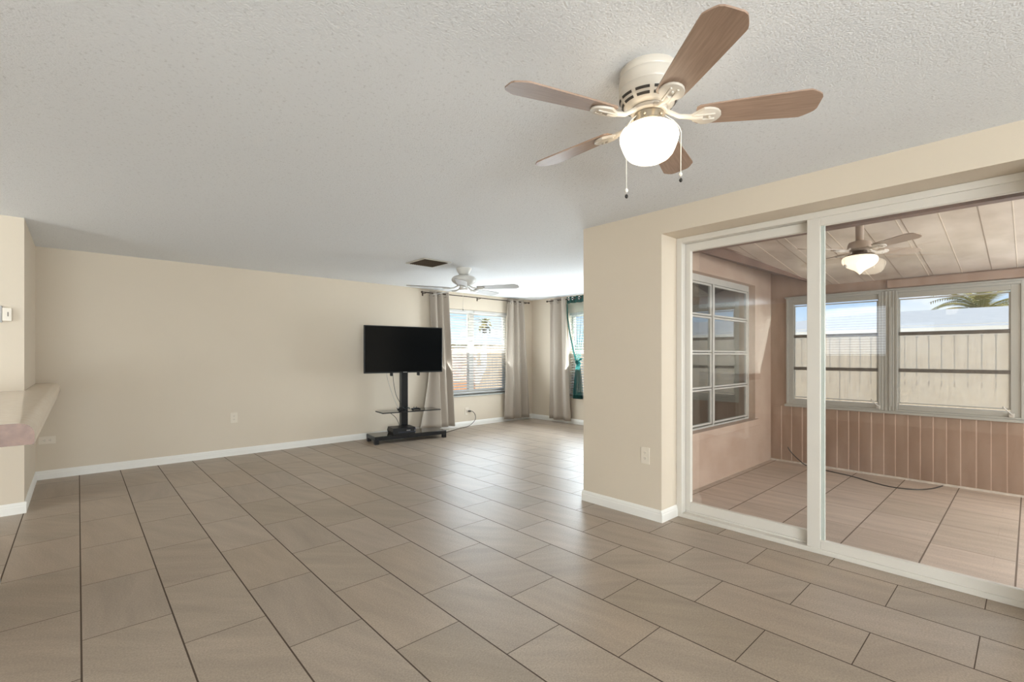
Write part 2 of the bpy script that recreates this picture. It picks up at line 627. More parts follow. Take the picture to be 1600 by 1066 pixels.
# ------------------------------------------------------------------ room dimensions
CEIL = 2.44
XS = -0.328          # east face of the stub wall and half wall
YT = 6.995           # wall behind the television
XE = 6.956           # far window wall
XW = 3.36            # wall with the sliding door
XF = 3.589           # front of the door frame
YOP, YOE = 1.946, -0.125   # door opening
ZOP = 2.252
YEND = 2.72
YL = 2.37            # porch face of the den wall
XP = 6.90            # porch window wall, inner face
ZP = -0.10           # porch floor


def wall_with_holes(axis, a0, a1, b0, b1, z0, z1, holes):
    """wall slab: axis 'Y' = runs along X between y=a0..a1; 'X' = runs along Y. holes: (b0,b1,z0,z1)"""
    mb = MB()
    bs = sorted({b0, b1} | {h[0] for h in holes} | {h[1] for h in holes})
    for p, q in zip(bs, bs[1:]):
        m = (p + q) / 2
        cuts = sorted([(h[2], h[3]) for h in holes if h[0] < m < h[1]])
        z = z0
        segs = []
        for c0, c1 in cuts:
            if c0 > z:
                segs.append((z, c0))
            z = c1
        if z < z1:
            segs.append((z, z1))
        for s0, s1 in segs:
            if axis == 'Y':
                mb.box(p, q, a0, a1, s0, s1)
            else:
                mb.box(a0, a1, p, q, s0, s1)
    return mb


# ------------------------------------------------------------------ floor, ceiling, walls
struct('floor', MB().box(-4.2, XW, -5.1, 7.2, -0.15, 0).box(XW, XF + 0.06, -0.125, YOP, -0.15, 0)
       .box(XW, 7.15, YEND, 7.2, -0.15, 0), M['floor'])
struct('ceiling', MB().box(-4.2, XW + 0.01, -5.1, 7.2, CEIL, CEIL + 0.15).box(XW + 0.01, 7.15, YEND - 0.3, 7.2, CEIL, CEIL + 0.15), M['ceiling'])
W1 = (4.58, 6.32, 0.575, 2.14)
struct('wall_back', wall_with_holes('Y', YT, YT + 0.2, -4.2, 7.15, 0, CEIL, [W1]), M['wall'])
W2 = (4.25, 6.0, 0.52, 2.12)
struct('wall_far', wall_with_holes('X', XE, XE + 0.2, YEND, YT, 0, CEIL, [W2]), M['wall'])
struct('wall_right', wall_with_holes('X', XW, XF + 0.13, -5.1, YEND, 0, CEIL, [(YOE, YOP, 0, ZOP)]), M['wall'])
W3 = (4.36, 6.36, 0.49, 2.19)
# den wall: painted inside, salmon stucco on the porch side
struct('wall_den', wall_with_holes('Y', YL + 0.19, YEND, XF + 0.13, XE + 0.2, 0, CEIL, [W3]), M['wall'])
struct('wall_porch_left', wall_with_holes('Y', YL, YL + 0.19, XF + 0.13, XP + 0.25, ZP - 0.05, 2.62, [W3]), M['salmon'])
struct('wall_stub', MB().box(-1.3, XS, 5.62, YT, 0, CEIL), M['wall'])
struct('sun_leak_block', MB().box(XW + 0.012, XF + 0.30, -5.1, YL, CEIL + 0.001, 2.75), M['soffit'])  # unseen box added over the wall to stop sun leaking onto the porch
struct('wall_south', MB().box(-4.2, XW, -5.1, -4.9, 0, CEIL), M['wall'])
W7 = (1.85, 2.85, 1.30, 2.30)
struct('wall_kitchen', wall_with_holes('X', -4.2, -4.0, -4.9, YT, 0, CEIL, [W7]), M['wall'])
struct('wall_half', MB().box(-0.50, XS - 0.012, 3.02, 3.95, 0, 0.917), M['wall'])


def baseboard(name, p, q, nrm, z0=0.0, h=0.092, t=0.013):
    """moulded board along p->q; nrm = side it sticks out to"""
    p, q, nrm = Vector((*p, 0)), Vector((*q, 0)), Vector((*nrm, 0))
    prof = [(0, 0), (t, 0), (t, h * 0.62), (t * 0.75, h * 0.70), (t * 0.75, h * 0.8), (t * 0.35, h * 0.95), (0, h)]
    mb = MB()
    ra = [mb.bm.verts.new(p + nrm * a + Vector((0, 0, z0 + b))) for a, b in prof]
    rb = [mb.bm.verts.new(q + nrm * a + Vector((0, 0, z0 + b))) for a, b in prof]
    k = len(prof)
    for i in range(k):
        mb.bm.faces.new([ra[i], ra[(i + 1) % k], rb[(i + 1) % k], rb[i]])
    mb.bm.faces.new(ra)
    mb.bm.faces.new(list(reversed(rb)))
    return struct(name, mb, M['trim'])


baseboard('baseboard_back', (XS, YT), (XE, YT), (0, -1))
baseboard('baseboard_far', (XE, YT), (XE, YEND), (-1, 0))
baseboard('baseboard_stub_side', (XS, YT), (XS, 5.62), (1, 0))
baseboard('baseboard_stub_face', (XS + 0.013, 5.62), (-1.3, 5.62), (0, -1))
baseboard('baseboard_half_wall', (XS - 0.012, 3.0), (XS - 0.012, 3.963), (1, 0))
baseboard('baseboard_right', (XW, YOP), (XW, YEND), (-1, 0))
baseboard('baseboard_recess', (XW - 0.013, YOP), (XF, YOP), (0, -1))
baseboard('baseboard_den', (XW - 0.013, YEND), (XE, YEND), (0, 1))

# porch shell
struct('floor_porch', MB().box(XF + 0.06, XP + 0.2, -2.6, YL + 0.1, ZP - 0.1, ZP), M['porch_floor'])


def zceil(x):
    return 2.18 + 0.125 * (6.9 - x)


mb = MB()
x0, x1 = XF + 0.1, XP + 0.25
cp = [(x0, -2.6), (x1, -2.6), (x1, 1.708), (4.3, 2.30), (x0, 2.36)]
vlo = [mb.bm.verts.new((x_, y_, zceil(x_))) for x_, y_ in cp]
vhi = [mb.bm.verts.new((x_, y_, zceil(x_) + .08)) for x_, y_ in cp]
mb.bm.faces.new(vlo)
mb.bm.faces.new(vhi)
for i in range(5):
    j = (i + 1) % 5
    mb.bm.faces.new([vlo[i], vlo[j], vhi[j], vhi[i]])
struct('ceiling_porch', mb, M['pan'])
# raised and sunken seams between the roof pans
mbs, mbl = MB(), MB()
ang = math.atan(0.125)
for i, y in enumerate([2.02, 1.86, 1.66, 1.585, 1.33, 1.24, 0.98, 0.755, 0.72, 0.49, 0.27, 0.09, -0.16, -0.4, -0.8, -1.2, -1.6, -2.0]):
    L = min(x1, 4.3 + max(0, 2.30 - y) / .54 * 2.6) - x0
    tgt = mbl if i % 2 else mbs
    b0 = Matrix.Translation((x0, y, zceil(x0) - 0.003)) @ Matrix.Rotation(ang, 4, 'Y')
    tgt.box(0, L / cos(ang), -0.0028, 0.0028, 0.0008, 0.006, mat=b0)
struct('trim_1', mbs, M['seam'])
struct('trim_2', mbl, M['seamlight'])
# sloped brown soffit where the porch ceiling meets the den wall
mb = MB()
A = [Vector((XF + 0.131, YL, 2.385)), Vector((XP, YL, 2.405)), Vector((XP, 1.76, 2.178)), Vector((4.3, 2.30, 2.503)), Vector((XF + 0.131, 2.36, 2.588))]
lo = [mb.bm.verts.new(v) for v in A]
up_ = [mb.bm.verts.new(v + Vector((0, 0, 0.10))) for v in A]
mb.bm.faces.new([lo[0], lo[1], lo[2]]); mb.bm.faces.new([lo[0], lo[2], lo[3]]); mb.bm.faces.new([lo[0], lo[3], lo[4]])
mb.bm.faces.new([up_[0], up_[1], up_[2]]); mb.bm.faces.new([up_[0], up_[2], up_[3]]); mb.bm.faces.new([up_[0], up_[3], up_[4]])
for i in range(5):
    j = (i + 1) % 5
    mb.bm.faces.new([lo[i], lo[j], up_[j], up_[i]])
struct('trim_3', mb, M['soffit'])

# porch window wall with the three window units
HW = [(0.04, 2.175, 0.665, 2.045), (-1.75, -0.12, 0.665, 2.045)]
struct('wall_porch_front', wall_with_holes('X', XP, XP + 0.12, -2.6, YL, ZP - 0.05, 2.42, HW), M['panelling'])
struct('trim_10', MB().box(XF + 0.131, XF + 0.21, -0.4, YL - .001, 2.158, 2.55), M['soffit'])
struct('wall_porch_south', MB().box(XF + 0.13, XP + 0.12, -2.6, -2.48, ZP - 0.05, 2.6), M['salmon'])
# scalloped vertical boards below the sill and beside the windows
edges = [2.231 + 0.125, 2.231, 2.11, 1.985, 1.86, 1.735, 1.605, 1.487, 1.385, 1.263, 1.147, 1.042, 0.93, 0.824, 0.717, 0.609, 0.499, 0.379, 0.271, 0.157]
y = 0.157
while y > -2.4:
    y -= 0.115
    edges.append(y)


def boards(edges, z0, z1):
    mb = MB()
    for a, b in zip(edges, edges[1:]):
        pts = []
        for t in (0, .12, .25, .4, .6, .8, .92, .97, 1):
            i = 0 if t == 0 else 8 if t == 1 else 4
            pts.append((XP - 0.003 - 0.010 * (t ** .7 if t < .93 else .95 * (1 - t) / .07), a + (b - a) * t))
        poly = [(XP + 0.001, a)] + pts + [(XP + 0.001, b)]
        mb.prism(poly, 'Z', z0, z1)
    return mb


struct('trim_4', boards(edges, ZP + 0.02, 0.634), M['panelling'], smooth=True)
struct('trim_5', MB().prism([(XP - 0.024, ZP), (XP, ZP), (XP, ZP + 0.02), (XP - 0.016, ZP + 0.018)], 'Y', -2.45, YL), M['caulk'])
struct('trim_6', MB().box(XP - 0.03, XP, -2.45, 1.12, 2.075, 2.165, 0.004), M['panelling'])


# ------------------------------------------------------------------ sliding door
def rect_frame(mb, axis, a0, a1, b0, b1, z0, z1, wl, wr, wb, wt, bev=0.003):
    """rectangular frame; axis is its normal"""
    def B(p0, p1, q0, q1):
        if axis == 'X':
            mb.box(a0, a1, p0, p1, q0, q1, bev)
        else:
            mb.box(p0, p1, a0, a1, q0, q1, bev)
    B(b0, b0 + wl, z0, z1)
    B(b1 - wr, b1, z0, z1)
    B(b0 + wl, b1 - wr, z0, z0 + wb)
    B(b0 + wl, b1 - wr, z1 - wt, z1)
    return mb


door = sroot('door_1')
mb = MB()
rect_frame(mb, 'X', XF, XF + 0.125, YOE + 0.001, YOP - 0.001, 0.0, ZOP - 0.001, 0.045, 0.045, 0.032, 0.042)
mb.box(XF + 0.055, XF + 0.06, YOE + 0.05, YOP - 0.05, 0.03, 0.045)
mb.build('door_frame', M['frame'], door)
# fixed panel (left, outer track)
pf = MB()
rect_frame(pf, 'X', XF + 0.064, XF + 0.102, 0.93, 1.90, 0.034, 2.208, 0.055, 0.042, 0.082, 0.062)
pf = pf.build('fixed_panel', M['frame'], door)
MB().box(XF + 0.080, XF + 0.086, 0.983, 1.860, 0.114, 2.148).build('glass_pane', M['doorglass'], pf)
# sliding panel (right, inner track) with its handle
ps = MB()
rect_frame(ps, 'X', XF + 0.012, XF + 0.050, -0.078, 1.013, 0.030, 2.212, 0.094, 0.078, 0.058, 0.055)
ps = ps.build('sliding_panel', M['frame'], door)
MB().box(XF + 0.028, XF + 0.034, 0.014, 0.937, 0.086, 2.159).build('glass_pane', M['doorglass'], ps)
b = MB()
b.box(XF + 0.0285, XF + 0.052, 0.915, 0.937, 0.088, 2.157)
b.build('glazing_bead', M['bead'], ps)
h = MB()
h.tube([(XF + 0.012, -0.03, 1.03), (XF - 0.03, -0.028, 1.045), (XF - 0.045, -0.026, 1.11), (XF - 0.03, -0.028, 1.18), (XF + 0.012, -0.03, 1.195)], 0.011, 10)
h.build('door_handle', M['frame'], ps, smooth=True)


# ------------------------------------------------------------------ house windows with blinds
def window_single_hung(name, axis, w, depth_in, depth_out, mullions, meet_z):
    """twin single hung vinyl window in the hole w; depth_in is the plane coordinate of its inner face"""
    root = sroot(name)
    b0, b1, z0, z1 = w
    mb = MB()
    a0, a1 = sorted((depth_in, depth_out))
    rect_frame(mb, axis, a0, a1, b0 + .001, b1 - .001, z0 + .001, z1 - .001, 0.045, 0.045, 0.05, 0.05)

    def B(mbx, p0, p1, q0, q1, c0=a0, c1=a1, bev=.003):
        if axis == 'X':
            mbx.box(c0, c1, p0, p1, q0, q1, bev)
        else:
            mbx.box(p0, p1, c0, c1, q0, q1, bev)
    for m in mullions:
        B(mb, m - 0.055, m + 0.055, z0 + 0.05, z1 - 0.05)
    mb.build('window_frame', M['frame'], root)
    xs = [b0 + 0.045] + [v for m in mullions for v in (m - 0.055, m + 0.055)] + [b1 - 0.045]
    for i in range(0, len(xs), 2):
        s = MB()
        mid = (a0 + a1) / 2
        rect_frame(s, axis, mid - .015, mid + .015, xs[i], xs[i + 1], z0 + 0.05, z1 - 0.05, 0.02, 0.02, 0.03, 0.02)
        B(s, xs[i] + .02, xs[i + 1] - .02, meet_z - 0.02, meet_z + 0.02, mid - .02, mid + .02)
        s = s.build('window_sash', M['frame'], root)
        g = MB()
        B(g, xs[i] + .02, xs[i + 1] - .02, z0 + .08, z1 - .07, mid - .003, mid + .003, 0)
        g.build('glass_pane', M['glass'], s)
    return root, xs


def blind(name, label, axis, plane, p0, p1, ztop, zbot, out=1, tilt=24, group=None, pitch=0.05):
    root = thing(name, label, 'window blind', ((p0 + p1) / 2, plane, zbot) if axis == 'Y' else (plane, (p0 + p1) / 2, zbot), 0 if axis == 'Y' else pi / 2, group)
    half = (p1 - p0) / 2
    H = ztop - zbot
    MB().box(-half, half, -0.03, 0.03, H - 0.05, H, 0.004).build('headrail', M['blind'], root)
    sl = MB()
    n = int((H - 0.08) / pitch)
    for k in range(n):
        zz = H - 0.075 - k * pitch
        R = Matrix.Translation((0, 0, zz)) @ Matrix.Rotation(radians(tilt * out), 4, 'X')
        sl.box(-half + .004, half - .004, -0.024, 0.024, -0.0014, 0.0014, mat=R)
    sl.build('slats', M['blind'], root)
    MB().box(-half, half, -0.025, 0.025, 0, 0.018, 0.004).build('bottom_rail', M['blind'], root)
    for fx in (-0.72, 0.72) if half < 0.5 else (-0.8, -0.3, 0.3, 0.8):
        MB().tube([(fx * half, -0.027, 0.01), (fx * half, -0.027, H - 0.02)], 0.0012, 5).build('ladder_cord', M['blind'], root)
    return root


w1, xs1 = window_single_hung('window_1', 'Y', W1, YT + 0.10, YT + 0.17, [5.455], 1.405)
MB().prism([(YT - 0.03, W1[2] - 0.025), (YT + 0.1, W1[2] - 0.025), (YT + 0.1, W1[2]), (YT - 0.03, W1[2])], 'X', W1[0] - 0.04, W1[1] + 0.04, 0.004) \
    .build('window_sill', M['sill'], w1)
w2, xs2 = window_single_hung('window_2', 'X', W2, XE + 0.10, XE + 0.17, [5.12], 1.36)
MB().prism([(XE - 0.03, W2[2] - 0.025), (XE + 0.1, W2[2] - 0.025), (XE + 0.1, W2[2]), (XE - 0.03, W2[2])], 'Y', W2[0] - 0.04, W2[1] + 0.04, 0.004) \
    .build('window_sill', M['sill'], w2)
blind('window_blind', 'white slatted blind in the left half of the window behind the television', 'Y', YT + 0.05, W1[0] + .01, 5.452, 2.136, 0.60, 1)
blind('window_blind', 'white slatted blind in the right half of the window by the room corner', 'Y', YT + 0.05, 5.458, W1[1] - .01, 2.136, 0.60, 1)
blind('window_blind', 'white slatted blind behind the knotted teal sheer curtain', 'X', XE + 0.05, W2[0] + .01, W2[1] - .01, 2.116, 0.55, -1)

blind('window_blind', 'white slatted blind of the kitchen window, seen only mirrored in the sliding door', 'X', -4.04, W7[0] + .01, W7[1] - .01, 2.29, 1.31, 1, 10)

# ------------------------------------------------------------------ den window seen from the porch
w3 = sroot('window_3')
mb = MB()
ya, yb = YL + 0.085, YL + 0.125
rect_frame(mb, 'Y', ya - .01, yb + .01, W3[0] + .001, W3[1] - .001, W3[2] + .001, W3[3] - .001, 0.02, 0.02, 0.02, 0.075)
mb.box(5.34, 5.37, ya - .01, yb + .01, W3[2] + .02, W3[3] - .07, 0.002)
mb.build('window_frame', M['alumwin'], w3)
rows = [0.52, 0.93, 1.335, 1.745, 2.115]
for (c0, c1) in ((4.385, 5.325), (5.385, 6.335)):
    for r0, r1 in zip(rows, rows[1:]):
        s = MB()
        rect_frame(s, 'Y', ya, yb, c0, c1, r0 + .004, r1 - .004, 0.022, 0.022, 0.02, 0.02)
        s = s.build('window_sash', M['alumwin'], w3)
        MB().box(c0 + .02, c1 - .02, ya + .015, ya + .02, r0 + .022, r1 - .022).build('glass_pane', M['darkpane'], s)
MB().box(W3[0] - 0.06, W3[1] + 0.05, YL - 0.035, YL + 0.07, W3[2] - 0.075, W3[2] + 0.006, 0.004).build('window_sill', M['salmon'], w3)
rs = thing('roller_shade', 'dark grey roller shade drawn behind the gridded porch window', 'window shade', (5.36, YL + 0.24, 0.5))
MB().box(-0.98, 0.98, -0.002, 0.002, 0.0, 1.62).build('shade_cloth', M['shade'], rs)
MB().box(-0.98, 0.98, -0.02, 0.02, 1.62, 1.68, 0.006).build('headrail', M['blind'], rs)
MB().box(-0.98, 0.98, -0.008, 0.008, -0.02, 0.0, 0.003).build('bottom_rail', M['blind'], rs)


# ------------------------------------------------------------------ porch awning windows
def awning(name, y0, y1, g0, g1, hz):
    """outer frame y0..y1, glass g0..g1; three stacked panes"""
    r = sroot(name)
    z0, z1 = 0.665, 2.045
    a = XP - 0.03
    mb = MB()
    rect_frame(mb, 'X', a, XP + 0.06, y0, y1, z0, z1, 0.022, 0.022, 0.02, 0.03)
    # inner track with lip
    rect_frame(mb, 'X', a + 0.015, XP + 0.05, y0 + .022, y1 - .022, z0 + .02, z1 - .03, g0 - y0 - .022 - .012, y1 - .022 - g1 - .012, 0.055, 0.055)
    for yy in (y0 + 0.03, y1 - 0.03):
        for zz in (0.75, 1.0, 1.3, 1.6, 1.9):
            mb.box(a + .008, a + .016, yy - .004, yy + .004, zz, zz + .008)
    mb.build('window_frame', M['alum'], r)
    zs = [0.755, 1.136, 1.55, 1.945]
    for i, (p, q) in enumerate(zip(zs, zs[1:])):
        s = MB()
        rect_frame(s, 'X', XP + 0.0, XP + 0.024, g0 - .012, g1 + .012, p, q, 0.014, 0.014, 0.012, 0.012, 0.002)
        s = s.build('window_sash', M['alum'], r)
        MB().box(XP + 0.010, XP + 0.014, g0, g1, p + .01, q - .01).build('glass_pane', M['glass'] if i == 2 else M['hazypane'], s)
    for zz in zs[1:3]:
        MB().box(XP - 0.012, XP + 0.008, g0 - .01, g1 + .01, zz - 0.022, zz + 0.018, 0.003).build('sash_rail', M['alumdark'], r)
    c = MB()
    yy = g0 - 0.02
    c.box(a - 0.02, a + 0.01, yy - 0.02, yy + 0.02, z0 + 0.02, z0 + 0.06, 0.004)
    c.tube([(a - 0.02, yy, z0 + 0.05), (a - 0.05, yy + 0.015, z0 + 0.07), (a - 0.055, yy + 0.05, z0 + 0.11)], 0.006, 8)
    c.sphere((a - 0.055, yy + 0.055, z0 + 0.12), 0.011)
    c.build('crank_handle', M['alumwin'], r, smooth=True)
    return r


awning('window_4', 1.178, 2.173, 1.218, 2.078, 1)
awning('window_5', 0.045, 1.045, 0.15, 1.007, 1)
awning('window_6', -1.74, -0.13, -1.66, -0.21, 1)
mb = MB().box(XP - 0.024, XP + 0.05, 1.0455, 1.1775, 0.667, 2.043)
for k in range(4):
    yy = 1.058 + k * 0.034
    mb.box(XP - 0.030, XP - 0.024, yy, yy + 0.012, 0.667, 2.043, 0.002)
mb.box(XP - 0.040, XP - 0.024, 1.075, 1.10, 0.72, 1.86, 0.003)
struct('trim_7', mb, M['alum'])
struct('trim_8', MB().box(XP - 0.042, XP + 0.0, 0.03, 2.19, 0.635, 0.664, 0.003).box(XP - 0.036, XP + 0.0, 0.03, 2.19, 2.046, 2.064, 0.003), M['alum'])
struct('trim_9', MB().box(XP - 0.03, XP, -0.118, 0.038, 0.665, 2.045, 0.003), M['alum'])


# ------------------------------------------------------------------ ceiling fans
def blade_outline(r0, r1, w0, w1):
    L = r1 - r0
    up = [(r0, w0 * .40), (r0 + .012, w0 * .5)]
    for i in range(1, 9):
        t = i / 8
        up.append((r0 + .012 + (L - .075) * t, (w0 + (w1 - w0) * t ** 0.8) / 2))
    up += [(r1 - .050, w1 * .5), (r1 - .038, w1 * .46), (r1 - .018, w1 * .37), (r1 - .006, w1 * .30), (r1, w1 * .20)]
    return up + [(x, -y_) for x, y_ in reversed(up)]


def make_blade(root, ang, zb, r0, r1, w0, w1, pitch, mat, bmat, hub_r, hub_z, spoon=True):
    R = Matrix.Rotation(ang, 4, 'Z') @ Matrix.Translation((0, 0, zb)) @ Matrix.Rotation(pitch, 4, 'X')
    m = MB()
    m.prism(blade_outline(r0, r1, w0, w1), 'Z', -0.003, 0.003)
    o = m.build('fan_blade', mat, root)
    o.data.transform(Matrix.Identity(4))
    o.matrix_local = R
    k = MB()
    # spoon-shaped iron under the blade root
    pts = []
    n = 18
    for i in range(n):
        a = 2 * pi * i / n
        ex = r0 + 0.035 + 0.058 * cos(a)
        ey = 0.036 * sin(a) * (1.25 if cos(a) > -0.3 else 0.8)
        pts.append((ex, ey))
    k.prism(pts, 'Z', -0.014, -0.0035, 0.003)
    k.box(r0 - .01, r0 + .07, -.017, -.009, -.019, -.012, .002)
    k.box(r0 - .01, r0 + .07, .009, .017, -.019, -.012, .002)
    k.sphere((r0 + .05, 0, -.015), .006)
    ib = R.inverted() @ (Matrix.Rotation(ang, 4, 'Z') @ Vector((hub_r, 0, hub_z)))
    p1 = Vector((r0 - .005, 0, -.010))
    mid = (ib + p1) / 2 + Vector((0, 0, -.012))
    k.tube([ib, ib.lerp(mid, .6), mid, mid.lerp(p1, .6), p1, p1 + Vector((.03, 0, 0))], .009, 10, rr=[.010, .009, .009, .010, .013, .014])
    ko = k.build('blade_bracket', bmat, o, smooth=True)
    return o


def pull_chain(root, pts, mat, kn, knob=True):
    c = MB()
    c.tube(pts, 0.0016, 6)
    x_, y_, z_ = pts[-1]
    c.sphere((x_, y_, z_ + .004), .0065, 1.3)
    co = c.build('pull_chain', mat, root, smooth=True)
    if knob:
        MB().sphere((x_, y_, z_ - .018), .0065, 1.3).build('pull_knob', kn, co, smooth=True)
    return co


# fan over the dining area
FX, FY = 1.678, 1.027
fan = thing('ceiling_fan', 'cream flush-mount ceiling fan with washed oak blades and a lit round glass shade', 'ceiling fan', (FX, FY, CEIL), 0, )
# local z runs down from the ceiling (negative)
MB().lathe([(0, 0), (.108, 0), (.113, -.006), (.114, -.028), (.112, -.032), (.114, -.036), (.117, -.045), (.117, -.075), (.114, -.081), (.117, -.087), (.117, -.112),
            (.112, -.122), (.098, -.140), (.083, -.150), (.080, -.152), (0, -.152)], 56).build('motor_housing', M['cream'], fan, smooth=True)
s = MB()
for ring, (ra, za, rb_, zb_) in enumerate(((.1145, -.1165, .110, -.1255), (.1035, -.1335, .097, -.1415))):
    for k in range(10):
        a0 = 2 * pi * k / 10 + 0.1
        a1 = a0 + 0.48
        def F(u, v, a0=a0, a1=a1, ra=ra, za=za, rb_=rb_, zb_=zb_):
            a = a0 + (a1 - a0) * u
            r = ra + (rb_ - ra) * v + .0015
            z = za + (zb_ - za) * v - .001
            return Vector((r * cos(a), r * sin(a), z))
        s.grid(F, 8, 1)
s.build('vent_slots', M['slot'], fan)
MB().lathe([(.060, -.153), (.068, -.156), (.070, -.170), (.066, -.175), (0, -.175)], 40).build('flywheel', M['cream'], fan, smooth=True)
MB().lathe([(0, -.1755), (.050, -.1755), (.058, -.179), (.058, -.205), (.062, -.208), (.062, -.213), (.05, -.216), (0, -.216)], 40).build('light_fitter', M['nickel'], fan, smooth=True)
for k in range(6):
    a = k * pi / 3 + .3
    MB().sphere((.064 * cos(a), .064 * sin(a), -.197), .0055).build('fitter_screw', M['nickel'], fan, smooth=True)
GP = [(.052, -.2165), (.066, -.2185), (.088, -.228), (.105, -.241), (.1125, -.256), (.114, -.268), (.112, -.282), (.106, -.300), (.099, -.318), (.091, -.334), (.078, -.348), (.060, -.358),
      (.036, -.364), (0, -.367)]
MB().lathe(GP, 56).build('glass_shade', M['globe'], fan, smooth=True)
for k in range(5):
    make_blade(fan, radians(17 + 72 * k), -.195, .175, .61, .098, .142, radians(-12), M['blade'], M['cream'], .060, -.165)
cr = (cos(YAW), -sin(YAW))   # towards the right of the doorway view
cf = (sin(YAW), cos(YAW))
for sgn, zend in ((-1, -.500), (1, -.437)):
    q = [(sgn * .06, -.02, -.19), (sgn * .085, -.035, -.215), (sgn * .105, -.045, -.245), (sgn * .112, -.05, -.27), (sgn * .110, -.05, -.32), (sgn * .109, -.05, zend)]
    if sgn < 0:
        q = [(a * .93, b, c) for a, b, c in q]
    pts = [(a * cr[0] + b * cf[0], a * cr[1] + b * cf[1], c) for a, b, c in q]
    pull_chain(fan, pts, M['chain'], M['knob'])

# second fan in the den
FX2, FY2 = 3.72, 5.0
f2 = thing('ceiling_fan', 'white five-blade ceiling fan without a lamp, hanging near the far windows', 'ceiling fan', (FX2, FY2, CEIL))
MB().lathe([(0, 0), (.100, 0), (.098, -.02), (.075, -.065), (.058, -.085), (.040, -.09), (0, -.09)], 36).build('canopy', M['fanwhite'], f2, smooth=True)
MB().lathe([(0, -.088), (.045, -.090), (.09, -.097), (.135, -.112), (.158, -.135), (.162, -.155), (.150, -.18), (.115, -.205), (.08, -.225), (.06, -.235), (0, -.235)], 44).build('motor_housing', M['fanwhite'], f2, smooth=True)
MB().lathe([(0, -.2355), (.055, -.2355), (.055, -.275), (.048, -.285), (0, -.287)], 30).build('switch_cup', M['fanwhite'], f2, smooth=True)
for k in range(5):
    make_blade(f2, radians(14 + 72 * k), -.262, .19, .74, .11, .15, radians(-12), M['bladeback'], M['fanwhite'], .07, -.225)
pull_chain(f2, [(-.035, -.03, -.28), (-.035, -.03, -.4), (-.035, -.03, -.53)], M['chain'], M['knob'])

# porch fan with a schoolhouse globe
PX, PY = 4.74, 0.95
pz = zceil(PX)
f3 = thing('ceiling_fan', 'white porch ceiling fan with a lit pointed schoolhouse globe behind the sliding door', 'ceiling fan', (PX, PY, pz))
zt = 2.117 - pz
MB().lathe([(0, .02), (.07, .02), (.072, -.03), (.05, -.06), (.03, -.065), (.028, zt + .13), (.075, zt + .115), (.085, zt + .09), (.085, zt + .062), (.06, zt + .045), (0, zt + .044)], 36).build('motor_housing', M['porchblade'], f3, smooth=True)
MB().lathe([(0, zt + .0435), (.05, zt + .0435), (.055, zt + .02), (.098, zt + .012), (.10, zt + .001), (0, zt + .001)], 30).build('light_fitter', M['rod'], f3, smooth=True)
MB().lathe([(0, zt), (.104, zt), (.117, zt - .008), (.124, zt - .024), (.123, zt - .042), (.114, zt - .062), (.094, zt - .082), (.066, zt - .098), (.040, zt - .112), (.020, zt - .128), (.008, zt - .142), (0, zt - .15)], 44) \
    .build('glass_shade', M['globe2'], f3, smooth=True)
for k in range(4):
    make_blade(f3, radians(-38 + 90 * k), zt + .052, .15, .52, .09, .115, radians(-12), M['porchblade'], M['bladewhite'], .07, zt + .07)
for sgn, zend in ((-1, -.405), (1, -.37)):
    pts = [(sgn * a * cr[0], sgn * a * cr[1], c) for a, c in ((.06, zt + .02), (.118, zt + .004), (.130, zt - .025), (.118, zt - .1), (.118, zend))]
    co = MB()
    co.tube(pts, 0.001, 5)
    x_, y_, z_ = pts[-1]
    co = co.build('pull_chain', M['chain'], f3)
    MB().sphere((x_, y_, z_ - .008), .014 if sgn < 0 else .010).build('pull_knob', M['bladewhite'], co, smooth=True)

# ------------------------------------------------------------------ ceiling register
v = thing('ceiling_vent', 'square brown louvred air vent in the den ceiling, left of the white fan', 'air vent', (3.165, 4.975, CEIL))
mb = MB()
rect = [(-.195, -.165, -.21, .21), (.165, .195, -.21, .21), (-.165, .165, -.21, -.18), (-.165, .165, .18, .21)]
for a_, b_, c_, d_ in rect:
    mb.box(a_, b_, c_, d_, -.010, 0, .002)
mb.build('frame', M['ventframe'], v)
mb = MB().box(-.165, .165, -.18, .18, -.002, 0.0)
mb.box(-.165, .165, -.006, .006, -.011, -.002)
for k in range(12):
    xx = -.152 + k * .0276
    mb.box(-.010, .010, -.178, .178, -.0008, .0008, mat=Matrix.Translation((xx, 0, -.0085)) @ Matrix.Rotation(radians(38), 4, 'Y'))
mb.build('louvres', M['vent'], v)


# ------------------------------------------------------------------ outlets
def outlet(label, loc, rotz, roll=0.0):
    """duplex outlet; local -Y faces the room"""
    r = thing('wall_outlet', label, 'wall outlet', loc, rotz)
    Rr = Matrix.Rotation(roll, 4, 'Y')
    MB().box(-.040, .040, -.006, 0, -.066, .066, .002).xf(Rr).build('cover_plate', M['plate'], r)
    for s_ in (-1, 1):
        pts = [(.017 * cos(a) * 1.0, s_ * .022 + .0155 * sin(a)) for a in [2 * pi * i / 16 for i in range(16)]]
        rc_ = MB()
        rc_.prism(pts, 'Y', -.0085, -.0062)
        rc_ = rc_.xf(Rr).build('receptacle', M['plate'], r)
        sl = MB()
        sl.box(-.008, -.0055, -.0092, -.0086, s_ * .022 - .001, s_ * .022 + .008)
        sl.box(.0055, .008, -.0092, -.0086, s_ * .022 - .001, s_ * .022 + .008)
        sl.box(-.002, .002, -.0092, -.0086, s_ * .022 - .009, s_ * .022 - .005)
        sl.xf(Rr).build('slots', M['slots'], rc_)
    return r


outlet('wall outlet low on the wide bare wall left of the television', (1.496, YT, .491), 0)
outlet('sideways white wall outlet just under the counter end', (-.24, YT, .409), 0, pi / 2)
outlet('wall outlet on the narrow wall beside the sliding door', (XW, 2.088, .50), -pi / 2)
o4 = outlet('wall outlet under the blinds window with a black plug in it', (5.27, YT, .275), 0)

